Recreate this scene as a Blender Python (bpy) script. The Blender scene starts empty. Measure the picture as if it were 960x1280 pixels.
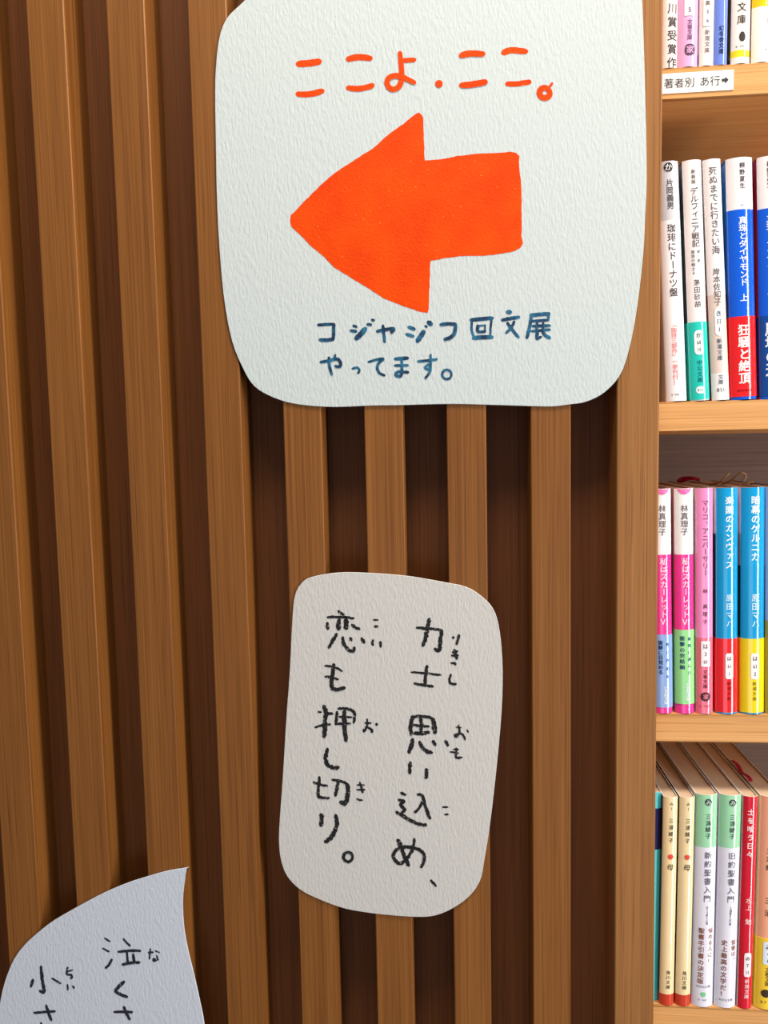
import bpy, math, random
from mathutils import Vector, Matrix
S = bpy.context.scene
C = S.collection
rnd = random.Random(7)

# ------------------------------------------------------------------ camera, world, lights, exposure
FOC, YAW, PITCH, ROLL = 960.0, 0.0892, 0.0832, 0.0202
DIST, CAM_Z = 0.5, 1.35
def _m(a, b): return [[sum(a[i][k]*b[k][j] for k in range(3)) for j in range(3)] for i in range(3)]
_cy, _sy, _cp, _sp, _cr, _sr = math.cos(YAW), math.sin(YAW), math.cos(PITCH), -math.sin(PITCH), math.cos(ROLL), math.sin(ROLL)
ROT = _m(_m([[_cy,-_sy,0],[_sy,_cy,0],[0,0,1]], [[1,0,0],[0,_cp,-_sp],[0,_sp,_cp]]), [[_cr,0,_sr],[0,1,0],[-_sr,0,_cr]])
cam_data = bpy.data.cameras.new('camera')
cam_data.sensor_fit = 'HORIZONTAL'; cam_data.sensor_width = 36.0; cam_data.lens = 36.0*FOC/960
cam_data.clip_start = 0.02
cam = bpy.data.objects.new('camera', cam_data); C.objects.link(cam)
M = Matrix(((ROT[0][0], ROT[0][2], -ROT[0][1], 0), (ROT[1][0], ROT[1][2], -ROT[1][1], -DIST), (ROT[2][0], ROT[2][2], -ROT[2][1], CAM_Z), (0,0,0,1)))
cam.matrix_world = M
S.camera = cam

S.view_settings.view_transform = 'Standard'; S.view_settings.look = 'None'
S.view_settings.gamma = 1.0; S.view_settings.use_curve_mapping = False
S.view_settings.exposure = 0.0

w = bpy.data.worlds.new('room_light'); S.world = w; w.use_nodes = True
w.node_tree.nodes['Background'].inputs[0].default_value = (0.80, 0.90, 1.0, 1)
w.node_tree.nodes['Background'].inputs[1].default_value = 0.22

def area(name, loc, target, sx, sy, power, col):
    d = bpy.data.lights.new(name, 'AREA'); d.shape = 'RECTANGLE'; d.size = sx; d.size_y = sy
    d.energy = power; d.color = col
    o = bpy.data.objects.new(name, d); C.objects.link(o); o.location = loc
    o.rotation_euler = (Vector(target)-Vector(loc)).to_track_quat('-Z', 'Y').to_euler()
    return o
area('shop_window_light', (1.30, -0.85, 1.2), (0.1, 0, 1.2), 0.18, 2.3, 29, (1.0, 0.96, 0.93))
area('ceiling_light', (0.22, -0.40, 2.45), (0.12, 0.0, 1.3), 1.0, 0.22, 24, (1.0, 0.88, 0.72))
area('low_cool_fill', (0.1, -2.6, 0.5), (-0.05, 0, 1.1), 1.4, 0.9, 6.5, (0.62, 0.78, 1.0))  # added cool fill from low in front, no real source

def ray(px, py):
    a, b = (px-480)/FOC, -(py-640)/FOC
    d = [ROT[i][0]*a + ROT[i][1] + ROT[i][2]*b for i in range(3)]
    return d
def at(px, py, Y=0.0):
    """point of the photographed place: where the sight line meets the vertical plane y = Y"""
    d = ray(px, py); k = (DIST+Y)/d[1]
    return (d[0]*k, Y, CAM_Z+d[2]*k)

# ------------------------------------------------------------------ materials
def lin(c):
    return tuple(((v/255)/12.92 if v/255 <= .04045 else ((v/255+.055)/1.055)**2.4) for v in c) + (1.0,)
_mats = {}
def plain(rgb, rough=.4, spec=.5, var=.03):
    key = (tuple(rgb), rough, spec)
    if key in _mats: return _mats[key]
    m = bpy.data.materials.new('surface'); m.use_nodes = True; nt = m.node_tree
    b = nt.nodes['Principled BSDF']; b.inputs['Roughness'].default_value = rough
    b.inputs['Specular IOR Level'].default_value = spec
    tc = nt.nodes.new('ShaderNodeTexCoord'); n = nt.nodes.new('ShaderNodeTexNoise')
    n.inputs['Scale'].default_value = 260; n.inputs['Detail'].default_value = 4
    nt.links.new(tc.outputs['Object'], n.inputs['Vector'])
    mix = nt.nodes.new('ShaderNodeMix'); mix.data_type = 'RGBA'
    c = lin(rgb); mix.inputs['A'].default_value = tuple(v*(1-var) for v in c[:3])+(1,); mix.inputs['B'].default_value = tuple(min(1, v*(1+var)) for v in c[:3])+(1,)
    nt.links.new(n.outputs['Fac'], mix.inputs['Factor']); nt.links.new(mix.outputs['Result'], b.inputs['Base Color'])
    _mats[key] = m; return m

def wood(name, light, dark, axis='z', rough=.5, bump=.12, spec=.3, pore=.5):
    m = bpy.data.materials.new(name); m.use_nodes = True; nt = m.node_tree; N = nt.nodes.new; L = nt.links.new
    b = nt.nodes['Principled BSDF']; b.inputs['Roughness'].default_value = rough; b.inputs['Specular IOR Level'].default_value = spec
    tc = N('ShaderNodeTexCoord'); oi = N('ShaderNodeObjectInfo')
    mul = N('ShaderNodeMath'); mul.operation = 'MULTIPLY'; mul.inputs[1].default_value = 31.7; L(oi.outputs['Random'], mul.inputs[0])
    add = N('ShaderNodeVectorMath'); add.operation = 'ADD'; L(tc.outputs['Object'], add.inputs[0]); L(mul.outputs[0], add.inputs[1])
    def noise(al, ac, detail, dist=0.0):
        mp = N('ShaderNodeMapping'); mp.inputs['Scale'].default_value = tuple(al if ax == axis else ac for ax in 'xyz')
        L(add.outputs[0], mp.inputs['Vector'])
        n = N('ShaderNodeTexNoise'); n.inputs['Scale'].default_value = 1; n.inputs['Detail'].default_value = detail
        n.inputs['Roughness'].default_value = .6; n.inputs['Distortion'].default_value = dist
        L(mp.outputs[0], n.inputs['Vector']); return n.outputs['Fac']
    broad = noise(1.6, 75, 4, .4); fine = noise(5, 800, 3, .15); pores = noise(11, 1150, 2)
    def ramp(src, a, c, va=0, vc=1):
        r = N('ShaderNodeMapRange'); r.inputs['From Min'].default_value = a; r.inputs['From Max'].default_value = c
        r.inputs['To Min'].default_value = va; r.inputs['To Max'].default_value = vc; L(src, r.inputs['Value']); return r.outputs[0]
    m1 = N('ShaderNodeMix'); m1.data_type = 'RGBA'; m1.inputs['A'].default_value = lin(dark); m1.inputs['B'].default_value = lin(light)
    s = N('ShaderNodeMath'); s.operation = 'MULTIPLY_ADD'; L(ramp(broad, .3, .7), s.inputs[0]); s.inputs[1].default_value = .45; L(ramp(fine, .35, .65, 0, .55), s.inputs[2])
    L(s.outputs[0], m1.inputs['Factor'])
    m2 = N('ShaderNodeMix'); m2.data_type = 'RGBA'; m2.blend_type = 'MULTIPLY'
    L(ramp(pores, .56, .68, 0, pore), m2.inputs['Factor']); L(m1.outputs['Result'], m2.inputs['A']); m2.inputs['B'].default_value = (.45, .36, .28, 1)
    L(m2.outputs['Result'], b.inputs['Base Color'])
    bp = N('ShaderNodeBump'); bp.inputs['Strength'].default_value = bump; bp.inputs['Distance'].default_value = .0006
    L(fine, bp.inputs['Height']); L(bp.outputs[0], b.inputs['Normal'])
    return m

W_SLAT = wood('oak_slat', (144, 92, 40), (108, 63, 23), 'z')
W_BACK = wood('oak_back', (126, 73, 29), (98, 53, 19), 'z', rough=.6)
W_SIDE = wood('oak_side', (164, 113, 63), (130, 84, 41), 'z', pore=.6)
W_SHELF = wood('oak_shelf', (222, 168, 108), (196, 138, 78), 'x', pore=.35)
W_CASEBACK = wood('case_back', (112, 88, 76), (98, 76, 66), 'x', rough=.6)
W_FLOOR = wood('floor_boards', (150, 120, 90), (120, 92, 66), 'x')

def cold_press(name, rgb):
    m = bpy.data.materials.new(name); m.use_nodes = True; nt = m.node_tree; N = nt.nodes.new; L = nt.links.new
    b = nt.nodes['Principled BSDF']; b.inputs['Base Color'].default_value = lin(rgb); b.inputs['Roughness'].default_value = .85; b.inputs['Specular IOR Level'].default_value = .15
    tc = N('ShaderNodeTexCoord'); mp = N('ShaderNodeMapping'); mp.inputs['Rotation'].default_value = (0, math.radians(-28), 0); mp.inputs['Scale'].default_value = (640, 1, 210)
    L(tc.outputs['Object'], mp.inputs['Vector'])
    n = N('ShaderNodeTexNoise'); n.inputs['Scale'].default_value = 1; n.inputs['Detail'].default_value = 2.5; n.inputs['Distortion'].default_value = .4
    L(mp.outputs[0], n.inputs['Vector'])
    bp = N('ShaderNodeBump'); bp.inputs['Strength'].default_value = .34; bp.inputs['Distance'].default_value = .0012
    L(n.outputs['Fac'], bp.inputs['Height']); L(bp.outputs[0], b.inputs['Normal'])
    return m
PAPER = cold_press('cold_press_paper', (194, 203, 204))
PAPER_WARM_LIT = cold_press('cold_press_paper_warm_light', (197, 195, 192))  # same paper, warm tint of the light put into its colour
PAPER_COOL_LIT = cold_press('cold_press_paper_cool_light', (198, 204, 216))  # bluish light at the lower left painted into the sheet colour

def paint(name, rgb, rgb2, scale, lo, hi, rough=.5, spec=.3, grain=None):
    """hand laid paint: two tones mixed by noise; grain = (paper colour, low, high) lets the paper show through"""
    m = bpy.data.materials.new(name); m.use_nodes = True; nt = m.node_tree; N = nt.nodes.new; L = nt.links.new
    b = nt.nodes['Principled BSDF']; b.inputs['Roughness'].default_value = rough; b.inputs['Specular IOR Level'].default_value = spec
    tc = N('ShaderNodeTexCoord')
    n = N('ShaderNodeTexNoise'); n.inputs['Scale'].default_value = scale; n.inputs['Detail'].default_value = 4; L(tc.outputs['Object'], n.inputs['Vector'])
    r = N('ShaderNodeMapRange'); r.inputs['From Min'].default_value = lo; r.inputs['From Max'].default_value = hi; L(n.outputs['Fac'], r.inputs['Value'])
    mx = N('ShaderNodeMix'); mx.data_type = 'RGBA'; mx.inputs['A'].default_value = lin(rgb); mx.inputs['B'].default_value = lin(rgb2); L(r.outputs[0], mx.inputs['Factor'])
    out = mx.outputs['Result']
    n2 = N('ShaderNodeTexNoise'); n2.inputs['Scale'].default_value = 650; n2.inputs['Detail'].default_value = 2; L(tc.outputs['Object'], n2.inputs['Vector'])
    if grain:
        r2 = N('ShaderNodeMapRange'); r2.inputs['From Min'].default_value = grain[1]; r2.inputs['From Max'].default_value = grain[2]; L(n2.outputs['Fac'], r2.inputs['Value'])
        m3 = N('ShaderNodeMix'); m3.data_type = 'RGBA'; L(r2.outputs[0], m3.inputs['Factor']); L(out, m3.inputs['A']); m3.inputs['B'].default_value = lin(grain[0]); out = m3.outputs['Result']
    L(out, b.inputs['Base Color'])
    bp = N('ShaderNodeBump'); bp.inputs['Strength'].default_value = .4; bp.inputs['Distance'].default_value = .0008
    L(n2.outputs['Fac'], bp.inputs['Height']); L(bp.outputs[0], b.inputs['Normal'])
    return m
ORANGE = paint('orange_paint', (231, 74, 2), (222, 62, 1), 40, .35, .65, rough=.6, spec=.12, grain=((255, 160, 60), .72, .78))
TEALINK = paint('blue_green_ink', (14, 46, 78), (36, 106, 140), 160, .4, .62, rough=.6)
CRAYON = paint('black_crayon', (15, 14, 16), (30, 28, 30), 300, .3, .7, rough=.7, grain=((176, 172, 168), .64, .72))
BLACKPEN = paint('black_crayon_soft', (24, 26, 34), (40, 42, 52), 300, .3, .7, rough=.7, grain=((180, 184, 196), .66, .72))

# ------------------------------------------------------------------ mesh helpers
class MB:
    def __init__(self): self.v = []; self.f = []; self.mi = []; self.sm = []
    def face(self, idx, mi=0, sm=False): self.f.append(idx); self.mi.append(mi); self.sm.append(sm)
    def add(self, verts, faces, mi=0, sm=False):
        o = len(self.v); self.v.extend(verts)
        for f in faces: self.face([o+i for i in f], mi, sm)
    def box(self, x0, x1, y0, y1, z0, z1, mi=0):
        self.add([(x0,y0,z0),(x1,y0,z0),(x1,y1,z0),(x0,y1,z0),(x0,y0,z1),(x1,y0,z1),(x1,y1,z1),(x0,y1,z1)],
                 [(0,3,2,1),(4,5,6,7),(0,1,5,4),(1,2,6,5),(2,3,7,6),(3,0,4,7)], mi)
    def build(self, name, mats, parent=None, loc=None):
        me = bpy.data.meshes.new(name); me.from_pydata(self.v, [], self.f); 
        if not isinstance(mats, (list, tuple)): mats = [mats]
        for m in mats: me.materials.append(m)
        me.polygons.foreach_set('material_index', self.mi); me.polygons.foreach_set('use_smooth', self.sm)
        me.update()
        o = bpy.data.objects.new(name, me); C.objects.link(o)
        if parent: o.parent = parent
        if loc: o.location = loc
        return o
def rbox(mb, x0, x1, y0, y1, z0, z1, r, along='z', mi=0):
    """box with its four long edges rounded"""
    pts = []
    a0, a1, b0, b1, c0, c1 = {'z': (x0,x1,y0,y1,z0,z1), 'x': (y0,y1,z0,z1,x0,x1)}[along]
    for cx, cy, s in ((a1-r,b1-r,0),(a0+r,b1-r,90),(a0+r,b0+r,180),(a1-r,b0+r,270)):
        for k in range(4):
            t = math.radians(s+30*k); pts.append((cx+r*math.cos(t), cy+r*math.sin(t)))
    n = len(pts); mk = (lambda p, c: (p[0], p[1], c)) if along == 'z' else (lambda p, c: (c, p[0], p[1]))
    o = len(mb.v); mb.v.extend([mk(p, c0) for p in pts]+[mk(p, c1) for p in pts])
    for i in range(n):
        j = (i+1) % n; corner = i % 4 != 3
        mb.face([o+i, o+j, o+n+j, o+n+i], mi, corner)
    mb.face([o+i for i in reversed(range(n))], mi); mb.face([o+n+i for i in range(n)], mi)
def empty(name, loc, label, cat, group=None, rot=(0,0,0)):
    o = bpy.data.objects.new(name, None); C.objects.link(o); o.location = loc; o.rotation_euler = rot
    o.empty_display_size = .02
    return tag(o, label, cat, group)
def tag(o, label, cat, group=None):
    o['label'] = label; o['category'] = cat
    if group: o['group'] = group
    return o
def struct(o): o['kind'] = 'structure'; return o

# ------------------------------------------------------------------ measured layout (metres)
PITCH_X, SLAT_W, SLAT_D = 0.05345, 0.0254, 0.028
X_FIRST = -0.27034
PANEL_L, PANEL_R = 0.1043, 0.1306
SHELF_Y = 0.0166
Z_TOP = CAM_Z + 0.45237*(DIST+SHELF_Y)
GAP_Z = 0.40191*(DIST+SHELF_Y); SHELF_T = 0.03858*(DIST+SHELF_Y)
CASE_D = 0.165
CASE_R = 0.62
def shelf_top(i): return Z_TOP - GAP_Z*i

# ------------------------------------------------------------------ room shell
mb = MB(); mb.box(-1.6, 1.8, -3.2, 0.26, -.03, 0); struct(mb.build('floor', W_FLOOR))
mb = MB(); mb.box(-1.6, 1.8, 0.20, 0.26, 0, 2.9); struct(mb.build('wall_back', plain((214, 208, 198), .8, .2)))

# ------------------------------------------------------------------ slatted wall panel
panel = empty('slatted_wall_panel', (0, SLAT_D, 0), 'oak wall panel of upright slats behind the three paper signs', 'wall panel')
mb = MB(); mb.box(-.55, PANEL_L, SLAT_D, .20, 0, 2.6)
mb.build('backing_board', W_BACK, panel, (0, -SLAT_D, 0))['label'] = 'darker backing board behind the slats'
for k in range(-3, 7):
    mb = MB(); rbox(mb, 0, SLAT_W, -SLAT_D, 0, 0, 2.6, .0009)
    mb.build('slat', W_SLAT, panel, (X_FIRST+PITCH_X*k, 0, 0))

# ------------------------------------------------------------------ bookcase
case = empty('bookcase', (PANEL_L, 0, 0), 'oak bookcase full of upright paperbacks right of the slatted wall', 'bookcase')
def P(o): o.location = (-PANEL_L, 0, 0); return o
mb = MB(); rbox(mb, PANEL_L, PANEL_R, 0, .20, 0, 2.6, .0012); P(mb.build('side_panel', W_SIDE, case))
mb = MB(); rbox(mb, CASE_R, CASE_R+.026, 0, .20, 0, 2.6, .0012); P(mb.build('side_panel', W_SIDE, case))
mb = MB(); mb.box(PANEL_R, CASE_R, SHELF_Y+CASE_D, .20, 0, 2.6); P(mb.build('back_panel', W_CASEBACK, case))
for i in range(-3, 8):
    zt = shelf_top(i)
    if zt-SHELF_T < 0.01: continue
    mb = MB(); rbox(mb, PANEL_R, CASE_R, SHELF_Y, SHELF_Y+CASE_D, zt-SHELF_T, zt, .0012, 'x'); P(mb.build('shelf', W_SHELF, case))

# ------------------------------------------------------------------ glyphs
_gc = bpy.data.curves.new('glyph_source', 'FONT'); _gc.size = 1; _gc.resolution_u = 2
_go = bpy.data.objects.new('glyph_source', _gc); C.objects.link(_go)
_gl = {}
def glyph(ch, bold=0.0):
    k = (ch, 0)
    if k not in _gl:
        _gc.body = ch
        dg = bpy.context.evaluated_depsgraph_get(); dg.update()
        me = bpy.data.meshes.new_from_object(_go.evaluated_get(dg))
        v = [(p.co.x, p.co.y) for p in me.vertices]; f = [list(p.vertices) for p in me.polygons]
        if ord(ch[0]) < 0x2000 and v:
            xm = (min(p[0] for p in v)+max(p[0] for p in v))/2; ym = (min(p[1] for p in v)+max(p[1] for p in v))/2
        else: xm, ym = .5, .38
        v = [(x-xm, y-ym) for x, y in v]
        if ch in 'ー〜「」『』（）―': v = [(y, -x) for x, y in v]
        if ch in '、。': v = [(x+.55, y+.5) for x, y in v]
        if ch in 'ャュョッァィゥェォっゃゅょ': v = [(x+.08, y+.06) for x, y in v]
        # fine enough to follow the rounded spines
        tri = []
        for p in f: tri += [(p[0], p[q], p[q+1]) for q in range(1, len(p)-1)]
        mids = {}; out = []; lim = .11
        while tri:
            a, b, c = tri.pop()
            for p, q, o in ((a,b,c), (b,c,a), (c,a,b)):
                dx = abs(v[p][0]-v[q][0])
                if dx > lim and dx >= max(abs(v[q][0]-v[o][0]), abs(v[o][0]-v[p][0]))-1e-9:
                    key = (min(p,q), max(p,q))
                    if key not in mids: mids[key] = len(v); v.append(((v[p][0]+v[q][0])/2, (v[p][1]+v[q][1])/2))
                    tri += [(p, mids[key], o), (mids[key], q, o)]; break
            else: out.append((a, b, c))
        f = out
        _gl[k] = (v, f); bpy.data.meshes.remove(me)
    return _gl[k]

def catmull(pts, n=6, closed=False):
    if len(pts) < 3 and not closed:
        (x0,y0), (x1,y1) = pts; return [(x0+(x1-x0)*k/n, y0+(y1-y0)*k/n) for k in range(n+1)]
    out = []; m = len(pts); rng = range(m) if closed else range(m-1)
    for i in rng:
        if closed: p0, p1, p2, p3 = pts[i-1], pts[i], pts[(i+1) % m], pts[(i+2) % m]
        else: p0, p1, p2, p3 = pts[max(i-1,0)], pts[i], pts[i+1], pts[min(i+2,m-1)]
        for k in range(n):
            t = k/n; t2 = t*t; t3 = t2*t
            out.append(tuple(.5*(2*p1[c]+(p2[c]-p0[c])*t+(2*p0[c]-5*p1[c]+4*p2[c]-p3[c])*t2+(3*p1[c]-p0[c]-3*p2[c]+p3[c])*t3) for c in (0,1)))
    if not closed: out.append(pts[-1])
    return out

# ------------------------------------------------------------------ paper signs
SIGN_BACK, SIGN_FRONT = -.0003, -.0011
def paper_sheet(name, outline_px, parent, origin, n=6, mat=None):
    pts = catmull(outline_px, n, True)
    W = [at(x, y, SIGN_FRONT) for x, y in pts]
    mb = MB(); m = len(W); ox, oz = origin[0], origin[2]; e = .00025
    cx = sum(p[0] for p in W)/m; cz = sum(p[2] for p in W)/m
    def inset(p): 
        d = math.hypot(p[0]-cx, p[2]-cz); k = (d-e)/d; return (cx+(p[0]-cx)*k, cz+(p[2]-cz)*k)
    rings = [[(inset(p)[0]-ox, SIGN_FRONT, inset(p)[1]-oz) for p in W], [(p[0]-ox, SIGN_FRONT+e, p[2]-oz) for p in W], [(p[0]-ox, SIGN_BACK, p[2]-oz) for p in W]]
    for r in rings: mb.v.extend(r)
    mb.face(list(range(m))); mb.face([2*m+i for i in reversed(range(m))])
    for a in (0, 1):
        for i in range(m):
            j = (i+1) % m; mb.face([a*m+i, (a+1)*m+i, (a+1)*m+j, a*m+j])
    return mb.build(name, mat or PAPER, parent)
def strokes(name, data, mat, parent, origin, rough=.08, taper=.35, off=.0, fat=1.0):
    """hand-drawn lines: every stroke is (width, [points]) in a local grid of (x0, y0, units per unit)"""
    mb = MB(); Y = SIGN_FRONT-.00012-off; ox, oz = origin[0], origin[2]; k = 0
    for (x0, y0, sc, lst) in data:
        for st in lst:
            wd, pts = st
            Yk = Y-.00002*(k % 9); k += 1
            pp = catmull(pts, 8) if len(pts) > 2 else catmull(pts, 12)
            L = [((x/sc+x0), (y/sc+y0)) for x, y in pp]; n = len(L); left = []; right = []
            for i, (x, y) in enumerate(L):
                a = L[max(i-1,0)]; b = L[min(i+1,n-1)]; dx, dy = b[0]-a[0], b[1]-a[1]; d = math.hypot(dx, dy) or 1
                t = i/(n-1); e = min(t, 1-t)*2; hw = fat*wd/sc/2*((1-taper)+taper*min(1, e*2.2)**.6)
                l = hw*(1+rnd.uniform(-rough, rough)); r = hw*(1+rnd.uniform(-rough, rough))
                left.append((x-dy/d*l, y+dx/d*l)); right.append((x+dy/d*r, y-dx/d*r))
            # round caps
            def cap(c, a, b, hw, s):
                ang = math.atan2(b[1]-a[1], b[0]-a[0]); return [(c[0]+hw*math.cos(ang+q), c[1]+hw*math.sin(ang+q)) for q in (s*math.pi/4, 0, -s*math.pi/4)]
            hw0 = math.hypot(left[0][0]-right[0][0], left[0][1]-right[0][1])/2; hw1 = math.hypot(left[-1][0]-right[-1][0], left[-1][1]-right[-1][1])/2
            c0 = cap(L[0], L[1], L[0], hw0*.8, 1); c1 = cap(L[-1], L[-2], L[-1], hw1*.8, 1)
            def w3(p, i): y = Yk-i*1.6e-6; q = at(p[0], p[1], y); return (q[0]-ox, y, q[2]-oz)
            o = len(mb.v); mb.v.extend([w3(p, i) for i, p in enumerate(left)]+[w3(p, i) for i, p in enumerate(right)])
            for i in range(n-1): mb.face([o+i, o+i+1, o+n+i+1, o+n+i])
            o2 = len(mb.v); mb.v.extend([w3(p, 0) for p in c0]+[w3(p, n-1) for p in c1])
            mb.face([o+n, o, o2+2, o2+1, o2]); mb.face([o+n-1, o+2*n-1, o2+5, o2+4, o2+3])
    return mb.build(name, mat, parent)
def ring(cx, cy, r, w, a0=0.0):
    return (w, [(cx+r*math.cos(a0+2*math.pi*k/10), cy+r*math.sin(a0+2*math.pi*k/10)) for k in range(11)])
def P_(s): return [tuple(float(v) for v in q.split(',')) for q in s.split()]

# large arrow sign
big_outline = [(292,-40),(300,4),(284,22),(274.5,45),(270,80),(268.7,115),(269.5,175),(271,250),(274.6,318),(280.4,377),(289,423),(301,455),(318,483),(347,499),(377,506),(417.5,508.7),(464,507),(500,506.5),(560,505),(610,506),(662,507.6),(690,508),(712,505.5),(733,502),(756,490),(776,467),(788,430),(797,380),(804,318),(806.5,270),(808.3,200),(809,150),(808,90),(805,35),(801,-10),(790,-60),(760,-95),(690,-112),(540,-118),(400,-112),(330,-90),(300,-66)]
big_outline = [(342,-34),(303,3)]+big_outline[2:-11]+[(803,5),(797,-18),(775,-40),(730,-54),(640,-60),(540,-62),(440,-58),(380,-48)]
o0 = at(540, 250)
big = empty('paper_sign', o0, 'large white paper sign with orange left arrow and orange and blue lettering', 'paper sign', 'cut paper signs on the slats')
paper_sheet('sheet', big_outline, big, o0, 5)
arrow_px = [(340+x/4.74, 130+y/4.74) for x, y in P_('108,690 112,658 135,638 200,570 280,488 370,410 450,358 540,298 600,262 690,180 780,115 850,58 868,50 884,60 897,78 900,180 904,334')]
arrow_px += [(500+x/4.74, 130+y/4.74) for x, y in P_('150,335 240,328 340,308 450,295 560,292 650,283 690,290 708,310 704,345 719,480 721,600 720,780 730,828 715,850 680,870 600,888 500,898 360,900 260,915 180,928 175,1060 171,1215 164,1236 120,1230')]
arrow_px += [(340+x/4.74, 130+y/4.74) for x, y in P_('865,1228 760,1190 660,1150 560,1085 470,1030 370,970 310,905 240,850 170,778 112,726')]
mb = MB(); Y = SIGN_FRONT-.00012
ap = []
for i, p in enumerate(arrow_px):          # short wobbles of the brush along the edge
    q = arrow_px[(i+1) % len(arrow_px)]; d = math.hypot(q[0]-p[0], q[1]-p[1]); n = max(1, int(d/5))
    for k in range(n): ap.append((p[0]+(q[0]-p[0])*k/n+rnd.uniform(-.35,.35), p[1]+(q[1]-p[1])*k/n+rnd.uniform(-.35,.35)))
mb.v = [(at(x, y, Y)[0]-o0[0], Y, at(x, y, Y)[2]-o0[2]) for x, y in ap]; mb.face(list(range(len(ap))))
mb.build('painted_arrow', ORANGE, big)['label'] = 'orange painted arrow pointing left'
D1 = [(360,50,5.333,[(46,P_('66,160 140,155 212,143')),(40,P_('62,360 120,362 180,354 232,338')),(42,P_('398,128 470,114 552,122')),(38,P_('398,318 460,325 530,314 566,300')),
      (32,P_('765,137 846,131')),(37,P_('747,84 752,140 757,200 755,270 735,315 695,328 664,300 668,258 710,238 760,246 810,268 844,284'))]),
      (530,50,5.333,[ring(101,292,12,27,.4),(42,P_('246,104 300,90 396,92')),(42,P_('246,302 300,298 370,288 412,278')),(42,P_('526,86 580,68 682,76')),(36,P_('552,292 620,292 706,278')),ring(805,352,34,40,-.6),(16,P_('832,320 856,286'))])]
strokes('orange_lettering', D1, ORANGE, big, o0, .06, .2)['label'] = 'orange painted words above the arrow'
D2 = [(390,380,6,[(22,P_('45,158 110,153 168,152')),(24,P_('166,154 162,200 160,262')),(26,P_('160,264 110,271 58,268')),(20,P_('310,162 335,172')),(22,P_('290,200 332,205')),(36,P_('402,184 370,220 330,260')),(20,P_('415,152 445,155')),(18,P_('448,118 468,122')),
      (24,P_('488,205 550,192 612,186 595,215')),(22,P_('532,160 538,220 545,285')),(26,P_('725,172 770,190')),(24,P_('708,226 760,242')),(34,P_('840,205 810,250 790,280')),(18,P_('850,165 862,172')),(32,P_('872,134 896,154')),
      (22,P_('65,435 130,425 190,412 215,445 205,470 175,465')),(16,P_('175,380 168,410')),(20,P_('128,400 132,465 150,530')),(18,P_('302,485 340,478 355,498 345,520')),(20,P_('425,435 480,418 535,412 500,445 490,485 510,520 545,535')),
      (26,P_('622,412 720,405')),(20,P_('622,462 718,460')),(22,P_('672,410 675,500 665,540 630,535 640,512 680,508 722,512')),(20,P_('795,430 860,425 935,415')),(18,P_('890,380 888,470 870,490 850,475 880,455 888,500 850,558'))]),
      (540,380,6,[(24,P_('65,155 120,148 178,150')),(26,P_('178,152 170,215 140,250 95,265')),(18,P_('300,110 298,200 325,262')),(28,P_('290,120 370,112 455,105')),(16,P_('448,105 440,180 438,255')),(30,P_('310,255 380,250 452,248')),
      (24,P_('345,160 340,205')),(12,P_('345,165 400,158')),(12,P_('400,158 395,205')),(20,P_('345,210 400,205')),(30,P_('565,60 592,60')),(26,P_('525,122 590,108 655,98')),(20,P_('618,130 595,175 555,218')),(22,P_('565,140 600,190 650,250')),
      (24,P_('745,85 735,160 712,255')),(28,P_('740,85 810,78 880,72')),(18,P_('875,75 872,125')),(20,P_('755,128 870,120')),(22,P_('755,165 885,162')),(18,P_('790,140 785,195')),(18,P_('835,140 832,190')),(20,P_('745,205 885,192')),(24,P_('790,205 785,262')),(18,P_('785,265 820,245')),(24,P_('830,205 850,235 885,255')),
      ring(112,528,35,17)])]
strokes('blue_lettering', D2, TEALINK, big, o0, .1, .2, fat=1.08)['label'] = 'dark blue brushed words below the arrow'

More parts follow.
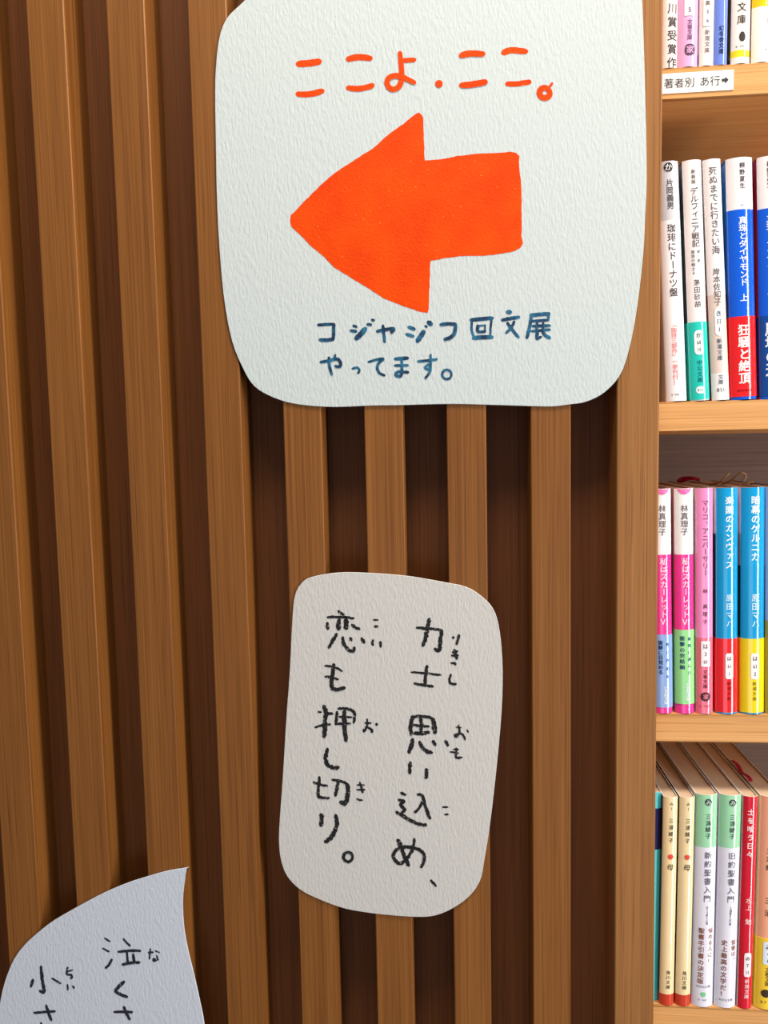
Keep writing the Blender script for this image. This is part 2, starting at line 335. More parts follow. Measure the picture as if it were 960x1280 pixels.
# middle sign
mid_outline = [(422.7,715.8),(389,721.5),(376,730),(368.5,745),(365.3,775),(362,840),(357.6,900),(353.4,970),(348.9,1035),(349,1060),(352.3,1080),(360,1097),(375,1112),(396,1123),(428,1135),(459.6,1141),(491,1144.5),(523,1146.3),(544,1144.5),(565,1136),(586,1121),(600,1101),(606,1072),(612.6,1030),(619.6,970),(626.2,900),(628.4,850),(626.9,810),(622.4,777),(614.4,758),(600,744),(582,733.5),(551,727),(509,720),(463,716.3)]
o1 = at(490, 930)
mid = empty('paper_sign', o1, 'white rounded paper sign with black crayon verse in two columns, at centre', 'paper sign', 'cut paper signs on the slats')
paper_sheet('sheet', mid_outline, mid, o1, 5, PAPER_WARM_LIT)
D3 = [(500,760,9.6,[(24,P_('200,238 330,246 440,255 505,268')),(32,P_('500,268 488,380 480,470 460,515 420,490')),(32,P_('355,130 330,250 305,370 272,455')),(22,P_('638,345 640,365')),(22,P_('708,320 695,380 680,435')),
       (18,P_('630,530 690,520')),(18,P_('620,572 700,568')),(22,P_('655,500 668,560 685,615')),(18,P_('615,660 660,665 668,680')),(19,P_('135,770 300,785 490,805')),(26,P_('325,695 310,800 300,920')),(24,P_('175,905 280,925 395,942')),(20,P_('612,795 595,860 600,895 640,915 675,912'))]),
      (500,880,9.6,[(32,P_('155,150 130,250 135,370')),(24,P_('165,155 260,148 380,165')),(36,P_('395,175 410,250 420,350')),(28,P_('245,150 258,260 245,360')),(22,P_('165,250 260,265 350,270')),(32,P_('170,350 250,355 345,340')),(34,P_('155,425 135,500 110,580')),(30,P_('235,450 270,520 325,570 385,585')),(26,P_('395,440 425,495')),(24,P_('545,440 575,500')),
       (30,P_('125,700 118,780 120,830')),(30,P_('320,780 322,840 308,890')),(14,P_('675,275 735,285')),(17,P_('705,255 715,340 680,395 660,375 720,355 765,380 780,430')),(14,P_('805,310 820,340')),(14,P_('640,545 705,545')),(16,P_('605,575 700,590')),(20,P_('680,530 672,600 680,645 745,640'))]),
      (480,980,9.14,[(24,P_('195,100 245,125')),(26,P_('170,180 225,200 190,240 235,290 205,330')),(28,P_('140,320 220,365 300,415 390,455 480,470')),(24,P_('385,120 440,135 465,230 500,330 530,395')),(20,P_('435,205 400,280 352,325')),(14,P_('670,265 730,265')),(14,P_('695,350 735,348')),
       (32,P_('160,640 195,720 235,830 285,935')),(26,P_('345,630 335,720 280,830 190,910 120,860 110,800 160,745 260,720 370,740 450,790 460,870 425,950')),(18,P_('535,1100 595,1165'))]),
      (390,755,9.6,[(24,P_('315,85 380,130')),(22,P_('190,160 340,155 500,172')),(36,P_('325,190 318,305')),(40,P_('410,190 410,290')),(26,P_('185,225 188,300')),(24,P_('475,245 530,285 572,302')),(26,P_('298,360 250,440 200,525')),(28,P_('370,395 385,480 440,550 490,565 512,520')),(24,P_('460,405 475,435')),(28,P_('595,415 628,465')),
       (14,P_('735,190 795,192')),(20,P_('750,270 790,270')),(18,P_('735,430 725,470 735,495')),(22,P_('822,450 825,515')),(18,P_('155,742 260,755 360,805')),(20,P_('160,872 240,882 315,905')),(32,P_('260,725 250,830 235,990 300,1025 390,1005'))]),
      (385,870,9.6,[(34,P_('190,120 220,200 205,300 205,400 195,490')),(16,P_('120,190 160,195')),(22,P_('200,205 295,212')),(20,P_('85,378 180,350 270,340')),(26,P_('350,190 335,340')),(24,P_('365,152 480,155 550,190 560,250 548,320')),(18,P_('370,248 525,255')),(22,P_('340,335 510,330')),(36,P_('440,180 440,350 455,540')),
       (14,P_('685,325 760,325')),(18,P_('708,275 712,350 675,425 665,400')),(22,P_('720,380 765,405 765,435')),(22,P_('820,330 828,350')),(32,P_('235,635 212,740 230,820 290,855 330,865 365,855'))]),
      (380,960,9.6,[(20,P_('115,170 200,200 280,215')),(24,P_('185,110 180,200 170,300 190,350 300,362')),(22,P_('340,140 430,155 520,190')),(34,P_('520,190 530,280 500,420 440,410')),(26,P_('410,165 395,260 375,335')),(16,P_('640,205 725,205')),(18,P_('635,262 728,260')),(18,P_('668,170 690,240 705,300')),(16,P_('635,370 670,385 700,385')),
       (36,P_('205,560 215,600 205,690')),(34,P_('380,565 395,660 370,760 310,850 255,885')),ring(530,1068,56,24)])]
strokes('verse_column', D3[:3], CRAYON, mid, o1, .3, .25, fat=1.5)['label'] = 'right-hand column of black crayon writing'
strokes('verse_column', D3[3:], CRAYON, mid, o1, .3, .25, fat=1.5)['label'] = 'left-hand column of black crayon writing'

# bottom left sign, shaped like a leaf
leaf_outline = [(234,1084.6),(234.1,1085),(230.5,1103),(228.6,1120),(228.3,1135),(230,1160),(235,1188),(242,1217),(249.4,1250),(255.2,1280),(260,1330),(250,1400),(222,1462),(180,1500),(130,1516),(75,1505),(30,1460),(2,1400),(-8,1340),(-6,1290),(0,1253),(3,1238),(8.75,1219),(17.5,1199),(29,1183),(43.7,1169),(64,1153),(87.5,1139),(116.7,1123),(137,1113),(160.4,1103.5),(183.7,1096),(210,1088.7),(233.6,1084.8)]
o2 = at(120, 1300)
leaf = empty('paper_sign', o2, 'leaf-shaped white paper sign with pointed tip and black lettering, lower left', 'paper sign', 'cut paper signs on the slats')
paper_sheet('sheet', leaf_outline, leaf, o2, 5, PAPER_COOL_LIT)
D4 = [(110,1160,8.727,[(16,P_('180,110 240,148')),(16,P_('160,222 230,260')),(22,P_('260,340 230,400 190,438')),(18,P_('385,118 460,198')),(24,P_('330,262 450,248 572,250')),(20,P_('425,260 435,390')),(24,P_('492,285 505,375')),(24,P_('375,400 460,382 565,375')),
       (16,P_('658,270 710,265')),(16,P_('680,225 670,340')),(14,P_('735,250 780,268')),(16,P_('750,300 755,340 720,360 715,340 770,345')),(28,P_('395,585 335,640 295,690')),(28,P_('295,690 355,725 428,752')),(22,P_('285,918 380,915 485,918')),(24,P_('392,860 420,930 455,1000')),(22,P_('300,1065 330,1110 420,1120'))]),
      (20,1190,9.6,[(30,P_('300,170 312,300 335,440 330,485 285,465')),(28,P_('205,330 178,420')),(20,P_('430,315 535,378')),(14,P_('605,240 680,215')),(20,P_('620,185 610,265 660,275 672,300 655,320')),(18,P_('618,390 622,455')),(18,P_('680,410 700,435')),(22,P_('215,730 330,722 470,712')),(26,P_('362,640 390,730 425,820')),(22,P_('300,850 330,890 430,895'))])]
strokes('verse_column', D4[:1], BLACKPEN, leaf, o2, .2, .25, fat=1.3)['label'] = 'right-hand column of black writing'
strokes('verse_column', D4[1:], BLACKPEN, leaf, o2, .2, .25, fat=1.3)['label'] = 'left-hand column of black writing'

# ------------------------------------------------------------------ shelf label
LY = SHELF_Y-.0004
a = at(812, 91.5, LY); b = at(917.5, 117.5, LY)
zt, zb = at(860, 90.5, LY)[2], at(860, 115.5, LY)[2]
lab = empty('shelf_label', ((PANEL_R+b[0])/2, LY, (zt+zb)/2), 'white printed strip label with black arrow on the shelf edge', 'label')
hw, hh = (b[0]-PANEL_R)/2-.0004, (zt-zb)/2
mb = MB(); rbox(mb, -hw, hw, -.0001, .0003, -hh, hh, .00008); mb.build('label_card', plain((244, 240, 236), .5), lab)
mb = MB()
def flat_text(mb, txt, x0, x1, zc, size, y, bold=0.0):
    n = len(txt); st = (x1-x0)/n
    for i, ch in enumerate(txt):
        if ch == ' ': continue
        v, f = glyph(ch, bold); mb.add([(x0+st*(i+.5)+p[0]*size, y, zc+p[1]*size) for p in v], f)
lx = lambda px: at(px, 103, LY)[0]-(PANEL_R+b[0])/2
flat_text(mb, '著者別', lx(829.5), lx(868.5), 0, (lx(868.5)-lx(829.5))/3, -.0003)
flat_text(mb, 'あ行', lx(874), lx(900.5), 0, (lx(900.5)-lx(874))/2, -.0003)
x0, x1 = lx(902), lx(910.5); h = (x1-x0)/2
mb.add([(x0,-.0003,-h*.4),(x0+h,-.0003,-h*.4),(x0+h,-.0003,-h),(x1,-.0003,0),(x0+h,-.0003,h),(x0+h,-.0003,h*.4),(x0,-.0003,h*.4)], [(0,1,2,3,4,5,6)])
mb.build('printed_lettering', plain((38, 36, 38), .6), lab)

# ------------------------------------------------------------------ paperbacks
PAGES = plain((208, 182, 156), .9, .1)
def edge_y(x, t, bulge): return bulge*abs(min(1, abs(x)/(t/2)))**2
class Book:
    """one upright paperback; px values are read on the plane of the spines"""
    def __init__(s, label, shelf, bl, br, yb, tl=None, tr=None, yt=None, h=.151, rec=0.0, depth=.105, lean=None, group='paperbacks on the bookshelf', lift=0.0):
        Y = SHELF_Y+rec; s.Y = Y
        A, B = at(bl, yb, Y), at(br, yb, Y); s.t = B[0]-A[0]; cx = (A[0]+B[0])/2
        if lean is None:
            T0, T1 = at(tl, yt, Y), at(tr, yt, Y); tc = (T0[0]+T1[0])/2
            s.t = (s.t+T1[0]-T0[0])/2; lean = math.atan2(tc-cx, (T0[2]+T1[2])/2-(A[2]+B[2])/2)
        else: lean = math.radians(lean)
        over = PANEL_R+.0004-(cx-s.t/2+min(0.0, math.tan(lean)*h))
        if over > 0: s.t -= over; cx += over/2
        s.h, s.d, s.lean = h, depth, lean
        s.z0 = shelf_top(shelf)+s.t/2*abs(math.sin(lean))+.0001
        # the bottom centre sits where the spine meets the shelf
        s.x0 = cx
        s.bulge = min(.003, s.t*.2)
        s.root = empty('paperback_book', (s.x0, Y, s.z0), label, 'book', group, (0, lean, 0))
        s.ymid = (yb+(yt if yt is not None else yb-290))/2
    def z(s, py):
        p = at(0, 0, s.Y)
        # height along the spine of a picture row
        q = at(s.px(py), py, s.Y); return (q[2]-s.z0)/math.cos(s.lean)
    def px(s, py): return 890
    def cover(s, bands):
        """bands from the top down: (row where it ends or None, spine colour, side colour)"""
        zs = [s.h]; mats = []; ml = []
        def mid(c):
            m = plain(c, .13, .9)
            if m not in ml: ml.append(m)
            return ml.index(m)
        segs = []; top = s.h
        for py, cs, cd in bands:
            lo = 0.0 if py is None else max(0.0, s.z(py)); segs.append((lo, top, mid(cs), mid(cd))); top = lo
        white = mid((240, 236, 230))
        N = 14; prof = []
        for k in range(N+1):
            u = -1+2*k/N; x = u*s.t/2; prof.append((x, edge_y(x, s.t, s.bulge)))
        prof = [(-s.t/2, s.d)]+[(-s.t/2, s.bulge+.004)]+prof+[(s.t/2, s.bulge+.004)]+[(s.t/2, s.d)]
        e = .0005; inn = []
        for x, y in prof: inn.append((x*(1-2*e/s.t), y+(e if y < s.d-.001 else 0)))
        mb = MB(); n = len(prof)
        for lo, hi, a, c in segs:
            o = len(mb.v); mb.v.extend([(x,y,lo) for x,y in prof]+[(x,y,hi) for x,y in prof])
            for i in range(n-1):
                m = c if i < 2 or i > n-4 else a
                mb.face([o+i, o+i+1, o+n+i+1, o+n+i], m, 1 < i < n-3)
        for z in (0.0, s.h):
            o = len(mb.v); mb.v.extend([(x,y,z) for x,y in prof]+[(x,y,z) for x,y in inn])
            for i in range(n-1): mb.face([o+i, o+i+1, o+n+i+1, o+n+i], white)
        for i in (0, n-1):
            (x, y), (xi, yi) = prof[i], inn[i]; mb.add([(x,y,0),(xi,yi,0),(xi,yi,s.h),(x,y,s.h)], [(0,1,2,3)], white)
        mb.build('cover', ml, s.root)
        mb = MB(); pz = s.h-.0009
        mb.v.extend([(x*.995, y, .0006) for x, y in inn]+[(x*.995, y, pz) for x, y in inn])
        mb.face(list(range(n))); mb.face([n+i for i in reversed(range(n))])
        for i in range(n):
            j = (i+1) % n; mb.face([i, j, n+j, n+i])
        mb.build('pages', PAGES, s.root); return s
    def band(s, ytop, ybot, rgb, label=None):
        z1, z0 = s.z(ytop), max(.0003, s.z(ybot)) if ybot else .0003
        N = 14; e = .00022; prof = []
        for k in range(N+1):
            u = -1+2*k/N; x = u*(s.t/2+e); prof.append((x, edge_y(x, s.t+2*e, s.bulge)-e))
        prof = [(-s.t/2-e, s.d-.004), (-s.t/2-e, s.bulge+.004)]+prof+[(s.t/2+e, s.bulge+.004), (s.t/2+e, s.d-.004)]
        n = len(prof); mb = MB(); mb.v.extend([(x,y,z0) for x,y in prof]+[(x,y,z1) for x,y in prof]+[(x*.985,y+e*.9,z1) for x,y in prof]+[(x,y,z1) for x,y in prof])
        for i in range(n-1):
            mb.face([i, i+1, n+i+1, n+i], 0, 1 < i < n-3); mb.face([3*n+i, 3*n+i+1, 2*n+i+1, 2*n+i])
        s.bd = mb.build('paper_band', plain(rgb, .13, .9), s.root)
        if label: s.bd['label'] = label
        return s
    def patch(s, ytop, ybot, xc, wd, rgb, name='number_label', rnd_=.3, lift=.0002, label=None, parent=None):
        """rounded patch on the spine; xc, wd in fractions of the spine's width"""
        z1, z0 = s.z(ytop), s.z(ybot); W = wd*s.t; X = (xc-.5)*s.t; r = min(rnd_*W, (z1-z0)/2)
        mb = MB(); N = 12; top = []; bot = []
        for k in range(N+1):
            x = -W/2+W*k/N; e = max(0, abs(x)-(W/2-r)); dz = r-math.sqrt(max(0, r*r-e*e)) if r > 0 else 0
            y = edge_y(X+x, s.t, s.bulge)-lift; top.append((X+x, y, min(z1-dz, s.h-.0003))); bot.append((X+x, y, z0+dz))
        mb.v = bot+top; n = N+1
        for i in range(N): mb.face([i, i+1, n+i+1, n+i])
        o = mb.build(name, plain(rgb, .4, .4), parent or s.root)
        if label: o['label'] = label
        s.last = o; return s
    def text(s, txt, ytop, ybot, xc=.5, size=None, rgb=(60,56,56), bold=0.0, name='title_lettering', lift=.00012, parent=None, wide=1.0):
        bold = bold or .01; z1, z0 = s.z(ytop), s.z(ybot); items = list(txt) if isinstance(txt, str) else txt; n = len(items); st = (z1-z0)/n
        sz = size*s.t if size else st*.98
        X = (xc-.5)*s.t; mb = MB()
        for i, it in enumerate(items):
            if it == ' ' or it == '　': continue
            zc = z1-st*(i+.5); m = len(it); cw = sz*wide*(1 if m == 1 else .62)
            for k, ch in enumerate(it):
                v, f = glyph(ch); dx = 0 if m == 1 else (k-(m-1)/2)*cw*.62; chh = min(sz, st*1.05)
                for q, (bx, by) in enumerate(((0,0),) if bold == 0 else ((-1,-1),(1,-1),(-1,1),(1,1))):
                    mb.add([(X+dx+(p[0]+bx*bold)*cw, edge_y(X+dx+p[0]*cw, s.t, s.bulge)-lift-q*1.2e-5, zc+(p[1]+by*bold)*chh) for p in v], f)
        mb.build(name, plain(rgb, .65, .08), parent or s.root); return s
    def row(s, txt, y, size, xc=.5, rgb=(70,66,66), name='price_lettering', lift=.00012, bold=0.0):
        """a line of tiny print across the spine"""
        zc = s.z(y); sz = size*s.t; X = (xc-.5)*s.t; mb = MB(); n = len(txt)
        for i, ch in enumerate(txt):
            if ch == ' ': continue
            adv = sz*(.58 if ord(ch) < 0x2000 else 1)
            v, f = glyph(ch, bold); dx = (i-(n-1)/2)*adv
            mb.add([(X+dx+p[0]*sz, edge_y(X+dx+p[0]*sz, s.t, s.bulge)-lift, zc+p[1]*sz) for p in v], f)
        mb.build(name, plain(rgb, .65, .08), s.root); return s
    def disc(s, y, xc, r_px, rgb, name='publisher_emblem', sq=1.0, lift=.0002):
        zc = s.z(y); R = r_px*(DIST+SHELF_Y)/FOC; X = (xc-.5)*s.t; mb = MB(); n = 17; lo = []; hi = []
        for k in range(n):
            a = math.pi*(k/(n-1)); x = -R*math.cos(a); dz = R*sq*max(.02, math.sin(a)); y = edge_y(X+x, s.t, s.bulge)-lift
            lo.append((X+x, y, zc-dz)); hi.append((X+x, y, zc+dz))
        mb.v = lo+hi
        for k in range(n-1): mb.face([k, k+1, n+k+1, n+k])
        s.last = mb.build(name, plain(rgb, .5, .3), s.root); return s

WHT, OFFW, GRY, BLK = (246,242,240), (244,238,232), (96,92,92), (38,36,38)
BUL = .00036   # lettering laid over a band

def emblem_dog(b, y, xc, r, dark):
    """round dark publisher mark with a light figure in it"""
    b.disc(y, xc, r, dark, sq=.92); e = b.last
    b.text('犬' if False else '大', y-r*.75, y+r*.75, xc, None, (232,214,226), .01, 'emblem_figure', .00045, e)

# --- top row
top_l = dict(lean=0.1)
b = Book('white paperback against the side panel, top shelf, large black lettering', 0, 826, 847.3, 85, yt=-220, **top_l)
b.cover([(None, (246,232,226), (244,214,198))]).text('川賞受賞作', -2, 83, .66, .62, (70,64,64), name='band_lettering')
b = Book('lilac paperback on the top shelf with dark square emblem near its foot', 0, 848, 873.4, 83, yt=-220, **top_l)
b.cover([(None, (226,172,214), (226,172,214))]).patch(-40, 17.5, .52, .5, (248,238,244), rnd_=.06).text(['あ','5','5'], -28, 18, .52, .34, (120,90,120), name='number_lettering', lift=BUL, parent=b.last)
b.text('文春文庫', 22, 48, .54, .26, (110,70,110), name='publisher_lettering')
b.patch(53, 67, .56, .5, (80,52,78), 'publisher_emblem', .35).text('家', 54, 66, .56, .4, (226,172,214), .0, 'emblem_figure', BUL, b.last)
b = Book('cream-white paperback on the top shelf with boxed grey number, beside lilac one', 0, 874.4, 892.6, 82.3, yt=-220, **top_l)
b.cover([(65, (248,232,228), (230,214,220)), (None, (248,236,232), (40,84,160))])
b.patch(-30, 32.8, .5, .62, (200,186,180), rnd_=.12).patch(-30, 32.2, .5, .57, (249,236,232), 'label_face', .1, .00028, parent=b.last)
b.text(['高','5','6'], -2, 31, .5, .36, (110,100,100), name='number_lettering', lift=BUL).text('新潮文庫', 36, 66, .52, .38, (130,120,120), name='publisher_lettering')
b = Book('cornflower blue paperback on the top shelf', 0, 893.2, 909.5, 81, yt=-220, **top_l)
b.cover([(None, (112,138,226), (112,138,226))]).text('幻冬舎文庫', 32, 68.5, .5, .42, (34,38,72), name='publisher_lettering')
b = Book('white paperback with yellow stripe at its foot, top shelf', 0, 914.4, 938.4, 79.7, yt=-220, **top_l)
b.cover([(64.4, (248,236,228), (120,96,40)), (73, (250,220,40), (130,110,40)), (None, (248,236,228), (96,70,40))])
b.text('河出文庫', -29, 34.5, .5, .5, (70,58,54), .008, name='publisher_lettering').disc(48, .54, 3.6, (52,44,44), sq=1.5).row('￥690', 60, .16, .5)
b = Book('wide cream paperback with orange-yellow head, right end of top shelf', 0, 940, 965, 78, yt=-220, **top_l)
b.cover([(12, (252,196,20), (150,66,44)), (None, (250,238,226), (140,70,50))]).text(['ま','き'], 14, 34, .84, .3, (110,90,80), name='author_lettering').row('￥', 65.5, .16, .72)

# --- second row
b = Book('white paperback with grey head leaning on the side panel, second shelf', 1, 833.8, 860, 499.5, 822.5, 848.6, 194.5)
b.cover([(272.5, (206,205,211), (206,205,211)), (None, (247,240,243), (244,236,240))])
b.disc(206, .48, 5.2, (44,42,46)); e = b.last
b.text('か', 201.5, 210.5, .48, .36, (240,240,240), .01, 'emblem_figure', BUL, e)
b.text('片岡義男', 221, 259, .52, .36, (84,80,84), name='author_lettering').text('珈琲にドーナツ盤', 277, 369, .53, .44, (78,74,76)).text('「珈琲三部作」一挙刊行！', 401, 480, .46, .28, (240,140,140), name='band_lettering').row('￥880', 492, .13, .46)
b = Book('white paperback with turquoise band, second shelf, second from the side panel', 1, 864, 888.3, 499.8, 853.8, 877, 195.5)
b.cover([(None, (248,238,238), (64,82,92))]).band(401.5, 499, (38,202,188), 'turquoise paper band')
b.text('新装版', 210, 229, .52, .24, (96,90,90), name='edition_lettering').text('デルフィニア戦記', 233, 308, .54, .44, (88,84,84)).text('第Ⅰ部', 311, 328, .66, .18, (96,90,90), name='volume_lettering').text('放浪の戦士４', 311, 343, .36, .2, (96,90,90), name='subtitle_lettering').text('茅田砂胡', 348, 384, .52, .36, (96,92,92), name='author_lettering')
b.patch(412, 443, .5, .48, (240,248,248), rnd_=.48, lift=.0004).text(['か','68','10'], 414, 441, .5, .3, (70,96,96), name='number_lettering', lift=.00054, parent=b.last)
b.text('中公文庫', 449, 478, .5, .3, (20,112,112), name='publisher_lettering', lift=BUL).patch(482.5, 491.5, .5, .5, (240,248,248), 'price_label', .4, .0004).row('820', 487, .2, .5, (40,140,140), lift=.00054)
b = Book('white paperback with pale beige lower half, second shelf, beside the turquoise banded one', 1, 891.7, 912.8, 497.3, 878.6, 902.2, 192.5)
b.cover([(368, (248,238,238), (240,226,222)), (466.5, (231,210,200), (220,120,120)), (None, (246,240,240), (220,60,60))])
b.text('死ぬまでに行きたい海', 208, 318, .52, .5, (106,102,102)).text('岸本佐知子', 335, 382, .5, .44, (110,106,106), name='author_lettering')
b.patch(385, 420, .52, .46, (246,246,248), rnd_=.48).text(['き','52','1'], 387, 417, .52, .36, (86,110,124), name='number_lettering', lift=BUL, parent=b.last)
b.text('新潮文庫', 423, 451, .5, .3, (78,98,120), name='publisher_lettering').text('文庫', 468, 481, .5, .3, (96,110,120), name='series_lettering').row('850', 487.5, .3, .5, (90,90,96))
b = Book('blue paperback with white head and bright red band, second shelf', 1, 915, 948, 497.5, 909, 942, 197.5)
b.cover([(263, (248,238,240), (20,108,184)), (None, (8,92,222), (14,100,178))]).band(396.5, 496.5, (240,28,32), 'bright red paper band')
b.text('桐野夏生', 204, 238, .56, .22, (60,56,60), .012, name='author_lettering').row('真珠と', 258, .07, .56, (60,90,200), name='reading_lettering').text('真珠とダイヤモンド　上', 272, 378, .54, .32, (232,240,252), .012)
b.text('狂騒と絶頂', 406, 481, .5, .46, (252,236,236), .022, name='band_lettering', lift=BUL).row('毎日新聞出版', 489, .095, .5, (90,10,14), name='publisher_lettering', lift=BUL, bold=.01)
b = Book('blue paperback with white head and dark blue band, right end of second shelf', 1, 952, 985, 497.5, 948.2, 981, 197.5)
b.cover([(263, (248,238,240), (222,40,48)), (None, (8,92,222), (222,40,48))]).band(396.5, 496.5, (8,72,158), 'dark blue paper band')
b.text('桐野夏生', 204, 238, .44, .26, (60,56,60), .012, name='author_lettering').text('真珠とダイヤモンド　下', 272, 378, .45, .36, (232,240,252), .012).text('崩壊の天', 405, 472, .45, .56, (232,240,252), .022, name='band_lettering', lift=BUL)

# --- third row
def scarlet(label, bl, br, tl, tr, cut, obi, obi_txt, vol, obirgb, foot):
    b = Book(label, 2, bl, br, 891.5, tl, tr, 608)
    b.cover([(693, (248,244,244), (214,158,164)), (None, (244,52,150), (206,120,140))])
    b.patch(598, 617.5, .5, .74, (248,100,176), 'round_mark', .5, .0002); b.row('ハ12', 613.5, .13, .5, (250,220,236), 'mark_lettering', BUL)
    b.text('林真理子', 630, 669, .5, .42, (112,106,108), name='author_lettering').text('私はスカーレット'+vol, 697, 782, .54, .42, (252,222,238), .012)
    b.band(obi, foot, obirgb, 'paper band around the foot')
    b.text(obi_txt[0], obi+7, obi+50, .34, .27, (40,70,110), .014, name='band_lettering', lift=BUL).text(obi_txt[1], obi+7, obi+58, .72, .2, (60,110,140), name='band_subtitle_lettering', lift=BUL).text('小学館文庫', foot-27, foot-4, .6, .26, (232,244,250), name='publisher_lettering', lift=BUL)
    return b
b = scarlet('pink and white paperback with light blue band against the side panel, third shelf', 818.5, 842, 816.3, 839.2, 0, 793.5, ('衝撃に目覚める','愛と自由を'), 'Ⅴ', (140,172,228), 885)
b = scarlet('pink and white paperback with light green band, third shelf', 845.5, 869, 843.8, 867.4, 0, 787.5, ('衝撃の完結編','最後に選んだ'), 'Ⅵ', (150,222,140), 880.5)
b = Book('all-pink paperback with salmon lower part, third shelf, beside the green banded one', 2, 871.5, 892, 892.5, 870.8, 892.3, 604.5)
b.cover([(797.5, (250,148,202), (246,236,238)), (None, (246,112,136), (240,200,206))])
b.text('マリコ、アニバーサリー', 624, 720, .52, .42, (132,96,120), name='title_lettering').text(['林',' ','真','理','子'], 734, 782, .5, .3, (110,70,90), name='author_lettering')
b.patch(801.5, 833.5, .52, .54, (250,240,244), rnd_=.08).text(['は','3','60'], 803, 832, .52, .34, (130,110,116), name='number_lettering', lift=BUL, parent=b.last)
b.text('文春文庫', 837, 861, .5, .28, (110,50,66), name='publisher_lettering').disc(871, .52, 6.0, (66,34,46), sq=.95); e = b.last
b.text('家', 866.5, 875.5, .52, .34, (246,140,156), 0, 'emblem_figure', BUL, e).row('￥740', 883, .2, .5, (150,60,76))
def canvas_book(label, bl, br, tl, tr, title, ty, obirgb, num, lab, tone):
    b = Book(label, 2, bl, br, 891.8, tl, tr, 605.5)
    b.cover([(668 if tone else 708, (0,160,222), (226,206,222)), (None, (0,156,216), (44,52,70))])
    b.text(title, 620, ty, .56, .4, (226,244,252), .02).text('原田マハ', 742, 785, .58, .36, (210,238,250), .012, name='author_lettering')
    b.band(798.5, 890.5, obirgb, lab)
    b.patch(816.5, 848.5, .56, .36, (246,240,240), rnd_=.28, lift=.0004).text(['は','63',num], 818, 847, .56, .24, (120,100,100), name='number_lettering', lift=.00054, parent=b.last)
    b.text('新潮文庫', 851, 876, .54, .18, (150,20,30) if num == '1' else (150,130,20), name='publisher_lettering', lift=BUL); return b
b = canvas_book('cyan paperback with red band, third shelf', 896, 924, 897, 923.8, '楽園のカンヴァス', 712, (240,30,36), '1', 'red paper band', 1)
red_b = b
b = canvas_book('cyan paperback with yellow band, third shelf', 926.5, 957, 928.6, 957.6, '暗幕のゲルニカ', 702, (246,216,0), '2', 'yellow paper band', 0)
yel_b = b
b = Book('pale blue paperback with olive foot, right end of third shelf', 2, 958.5, 985, 891.5, 959.3, 986, 606)
b.cover([(776, (150,180,232), (150,180,232)), (None, (176,158,52), (176,158,52))])

def cord(name, parent, pts, r, rgb, label=None):
    """thin round cord along points given in the book's own space"""
    mb = MB(); n = 6; fine = []
    for i in range(len(pts)-1):
        p0, p1, p2, p3 = pts[max(0,i-1)], pts[i], pts[i+1], pts[min(len(pts)-1,i+2)]
        for k in range(6):
            t = k/6; fine.append(tuple(.5*(2*p1[c]+(p2[c]-p0[c])*t+(2*p0[c]-5*p1[c]+4*p2[c]-p3[c])*t*t+(3*p1[c]-p0[c]-3*p2[c]+p3[c])*t**3) for c in range(3)))
    fine.append(pts[-1]); m = len(fine)
    for i, p in enumerate(fine):
        a = Vector(fine[max(0,i-1)]); c = Vector(fine[min(m-1,i+1)]); d = (c-a).normalized(); u = d.cross(Vector((0,0,1)))
        u = u.normalized() if u.length > 1e-4 else Vector((1,0,0)); v = d.cross(u)
        for k in range(n):
            q = Vector(p)+(u*math.cos(2*math.pi*k/n)+v*math.sin(2*math.pi*k/n))*r; mb.v.append(tuple(q))
    for i in range(m-1):
        for k in range(n): mb.face([i*n+k, i*n+(k+1) % n, (i+1)*n+(k+1) % n, (i+1)*n+k], 0, True)
    mb.face(list(range(n))); mb.face([(m-1)*n+k for k in reversed(range(n))])
    o = mb.build(name, plain(rgb, .8, .2), parent)
    if label: o['label'] = label
hh = .1505
cord('bookmark_ribbon', red_b.root, [(-.007,.082,hh+.0004),(-.003,.078,hh+.0028),(.002,.076,hh+.0034),(.006,.08,hh+.002),(.004,.088,hh+.0032),(-.002,.092,hh+.003),(-.006,.09,hh+.001)], .0013, (150,14,40), 'crimson bookmark ribbon curled on the page tops')
cord('bookmark_cord', red_b.root, [(.004,.05,hh),(.006,.035,hh+.002),(.004,.022,hh+.005),(.0075,.02,hh+.009),(.009,.03,hh+.006)], .0006, (150,118,84), 'tan bookmark cord')
cord('bookmark_cord', yel_b.root, [(-.006,.045,hh),(-.004,.03,hh+.004),(0,.024,hh+.009),(.0035,.024,hh+.007),(.001,.022,hh+.002),(.006,.02,hh+.003),(.009,.03,hh+.001)], .0007, (150,118,84), 'tan bookmark cord')

# --- bottom row
b = Book('teal paperback with navy block, mostly hidden by the side panel, bottom shelf', 3, 802, 823, 1247, 806.5, 827.5, 988, rec=.004)
b.cover([(1012, (92,206,212), (92,206,212)), (1064, (34,34,84), (34,34,84)), (None, (84,206,206), (70,180,180))])
def mother(label, bl, br, tl, tr, dx):
    b = Book(label, 3, bl, br, 1255, tl, tr, 996.5, h=.1495)
    b.cover([(1245.5, (242,218,170), (72,70,72)), (None, (200,62,40), (190,60,40))])
    b.text('み1', 1003, 1015, .54, .26, (120,104,80), name='mark_lettering').text('三浦綾子', 1023, 1056, .54, .36, (76,66,50), name='author_lettering', bold=.008).disc(1072.5, .54, 3.4, (222,70,52), 'red_dot').text('母', 1081, 1090, .54, .48, (86,74,56))
    b.text('角川文庫', 1215, 1239, .54, .32, (92,82,66), name='publisher_lettering', bold=.008); return b
b = mother('cream paperback with red dot beside the teal one, bottom shelf', 825.2, 842.6, 829.6, 848.6, 0)
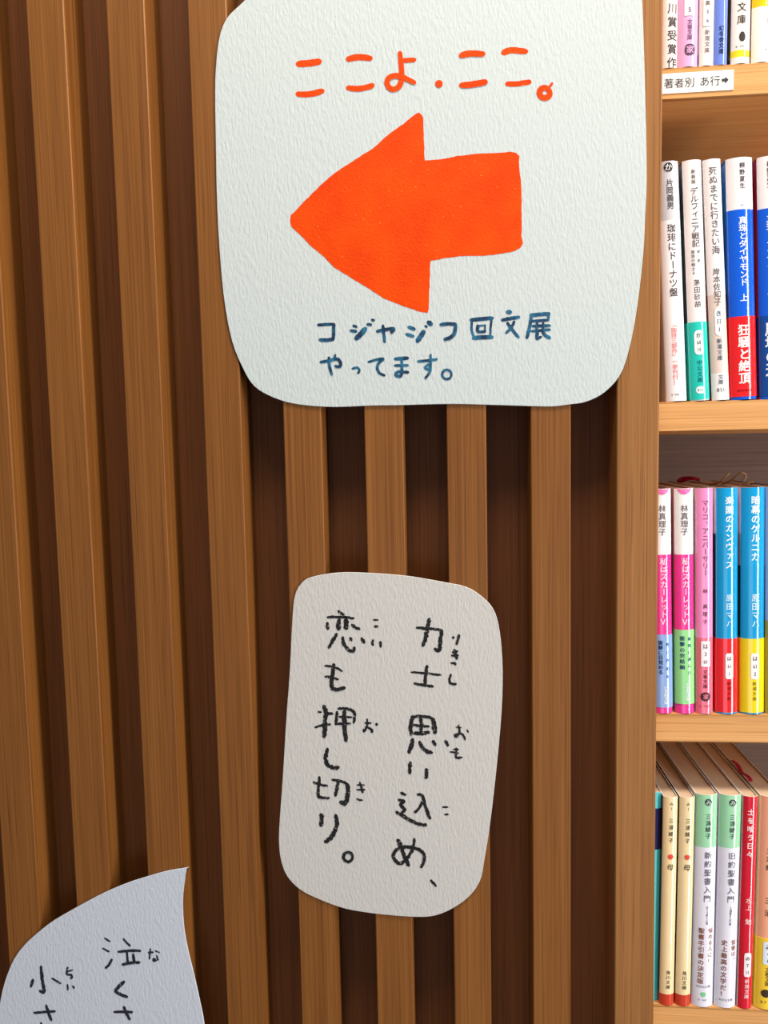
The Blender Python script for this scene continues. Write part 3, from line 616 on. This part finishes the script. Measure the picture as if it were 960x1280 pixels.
b = mother('cream paperback with red dot beside the green-headed ones, bottom shelf', 845, 863.4, 850.2, 870, 0)
def bible(label, bl, br, yb, tl, tr, title, ads, ay, col, dot):
    b = Book(label, 3, bl, br, yb, tl, tr, 991.5, h=.1515)
    b.cover([(1060, (160,218,176), (228,226,232)), (None, (230,228,242), (214,212,224))])
    b.disc(1003, .54, 4.3, (52,60,58)); e = b.last
    b.text('み', 999, 1007, .54, .26, (200,230,210), .01, 'emblem_figure', BUL, e)
    b.text('三浦綾子', 1017, 1049, .56, .28, (70,88,78), name='author_lettering').text(title, 1064, 1129, .58, .36, (104,100,112)).text('三浦綾子入門編' if not dot else '古くて新しい書', 1133, 1156, .6, .14, (128,124,136), name='subtitle_lettering')
    b.text(ads[0], ay[0], ay[1], .78, .25, (166,118,92), name='slogan_lettering', bold=.008).text(ads[1], ay[2], ay[3], .36, .29, (140,82,56), name='slogan_lettering', bold=.012)
    b.row('光文社文庫', 1234 if dot else 1249.5, .13, .5, (90,86,96), name='publisher_lettering')
    if dot: b.disc(1243.5, .5, 3.2, (120,200,140), 'green_dot').row('￥560', 1250.5, .13, .5)
    return b
b = bible('white paperback with pale green head beside the cream ones, bottom shelf', 865, 892.5, 1257, 871.4, 898.4, '新約聖書入門', ('悩める人に！','聖書手引書の決定版'), (1160,1206,1160,1231), 0, 1)
b = bible('white paperback with pale green head beside the red one, bottom shelf', 894, 920.5, 1259, 901.4, 929.2, '旧約聖書入門', ('聖書は、','史上最高の文学だ！'), (1174,1203,1174,1246), 0, 0)
b = Book('crimson paperback with white title, bottom shelf', 3, 922.2, 941, 1259, 930.8, 948.4, 993.5)
b.cover([(None, (214,26,52), (236,226,220))])
b.text('土を喰う日々', 1009, 1072, .5, .5, (250,226,226), .016).text(['水','上',' ','勉'], 1120, 1155, .54, .46, (250,216,216), name='author_lettering', bold=.008)
b.patch(1189.5, 1219.5, .58, .5, (244,232,236), rnd_=.3).text(['み','7','15'], 1192, 1218, .58, .36, (110,90,96), name='number_lettering', lift=BUL, parent=b.last).text('新潮文庫', 1222, 1247, .56, .34, (248,214,214), name='publisher_lettering', bold=.008)
crim = b
b = Book('salmon paperback with yellow band, right end of bottom shelf', 3, 944.2, 973, 1260, 953.6, 980, 992)
b.cover([(None, (244,172,138), (226,206,160))]).band(1171, None, (248,208,62), 'yellow paper band')
b.text('三浦綾', 1057, 1088, .42, .3, (110,74,60), name='author_lettering').text('三浦', 1116, 1147, .45, .36, (110,74,60), name='title_lettering')
b.patch(1175, 1203, .56, .6, (226,236,248), rnd_=.06, lift=.0004).text(['み','4','6'], 1177, 1202, .5, .3, (110,120,140), name='number_lettering', lift=.00054, parent=b.last)
b.text('文春文庫', 1206, 1230, .5, .28, (110,86,40), name='publisher_lettering', lift=BUL).disc(1239, .42, 5.4, (58,44,30), sq=1.0, lift=.0004); b.row('￥7', 1250, .2, .36, (90,70,40), lift=BUL)

mb = MB(); rp = [(-.0062+.0006*math.sin(k*1.1), .022+k*.0035, b.h+.0002+.0006*(1+math.sin(k*.9))) for k in range(11)]
for x, y, z in rp: mb.v += [(x-.0014, y, z), (x+.0014, y+.0006, z), (x+.0014, y+.0006, z+.0003), (x-.0014, y, z+.0003)]
for k in range(10):
    for q in range(4): mb.face([4*k+q, 4*k+(q+1) % 4, 4*k+4+(q+1) % 4, 4*k+4+q])
mb.face([3,2,1,0]); mb.face([40,41,42,43])
mb.build('bookmark_ribbon', plain((168,20,52), .7, .2), b.root)['label'] = 'crimson bookmark ribbon lying on the page tops'
bpy.data.objects.remove(_go)
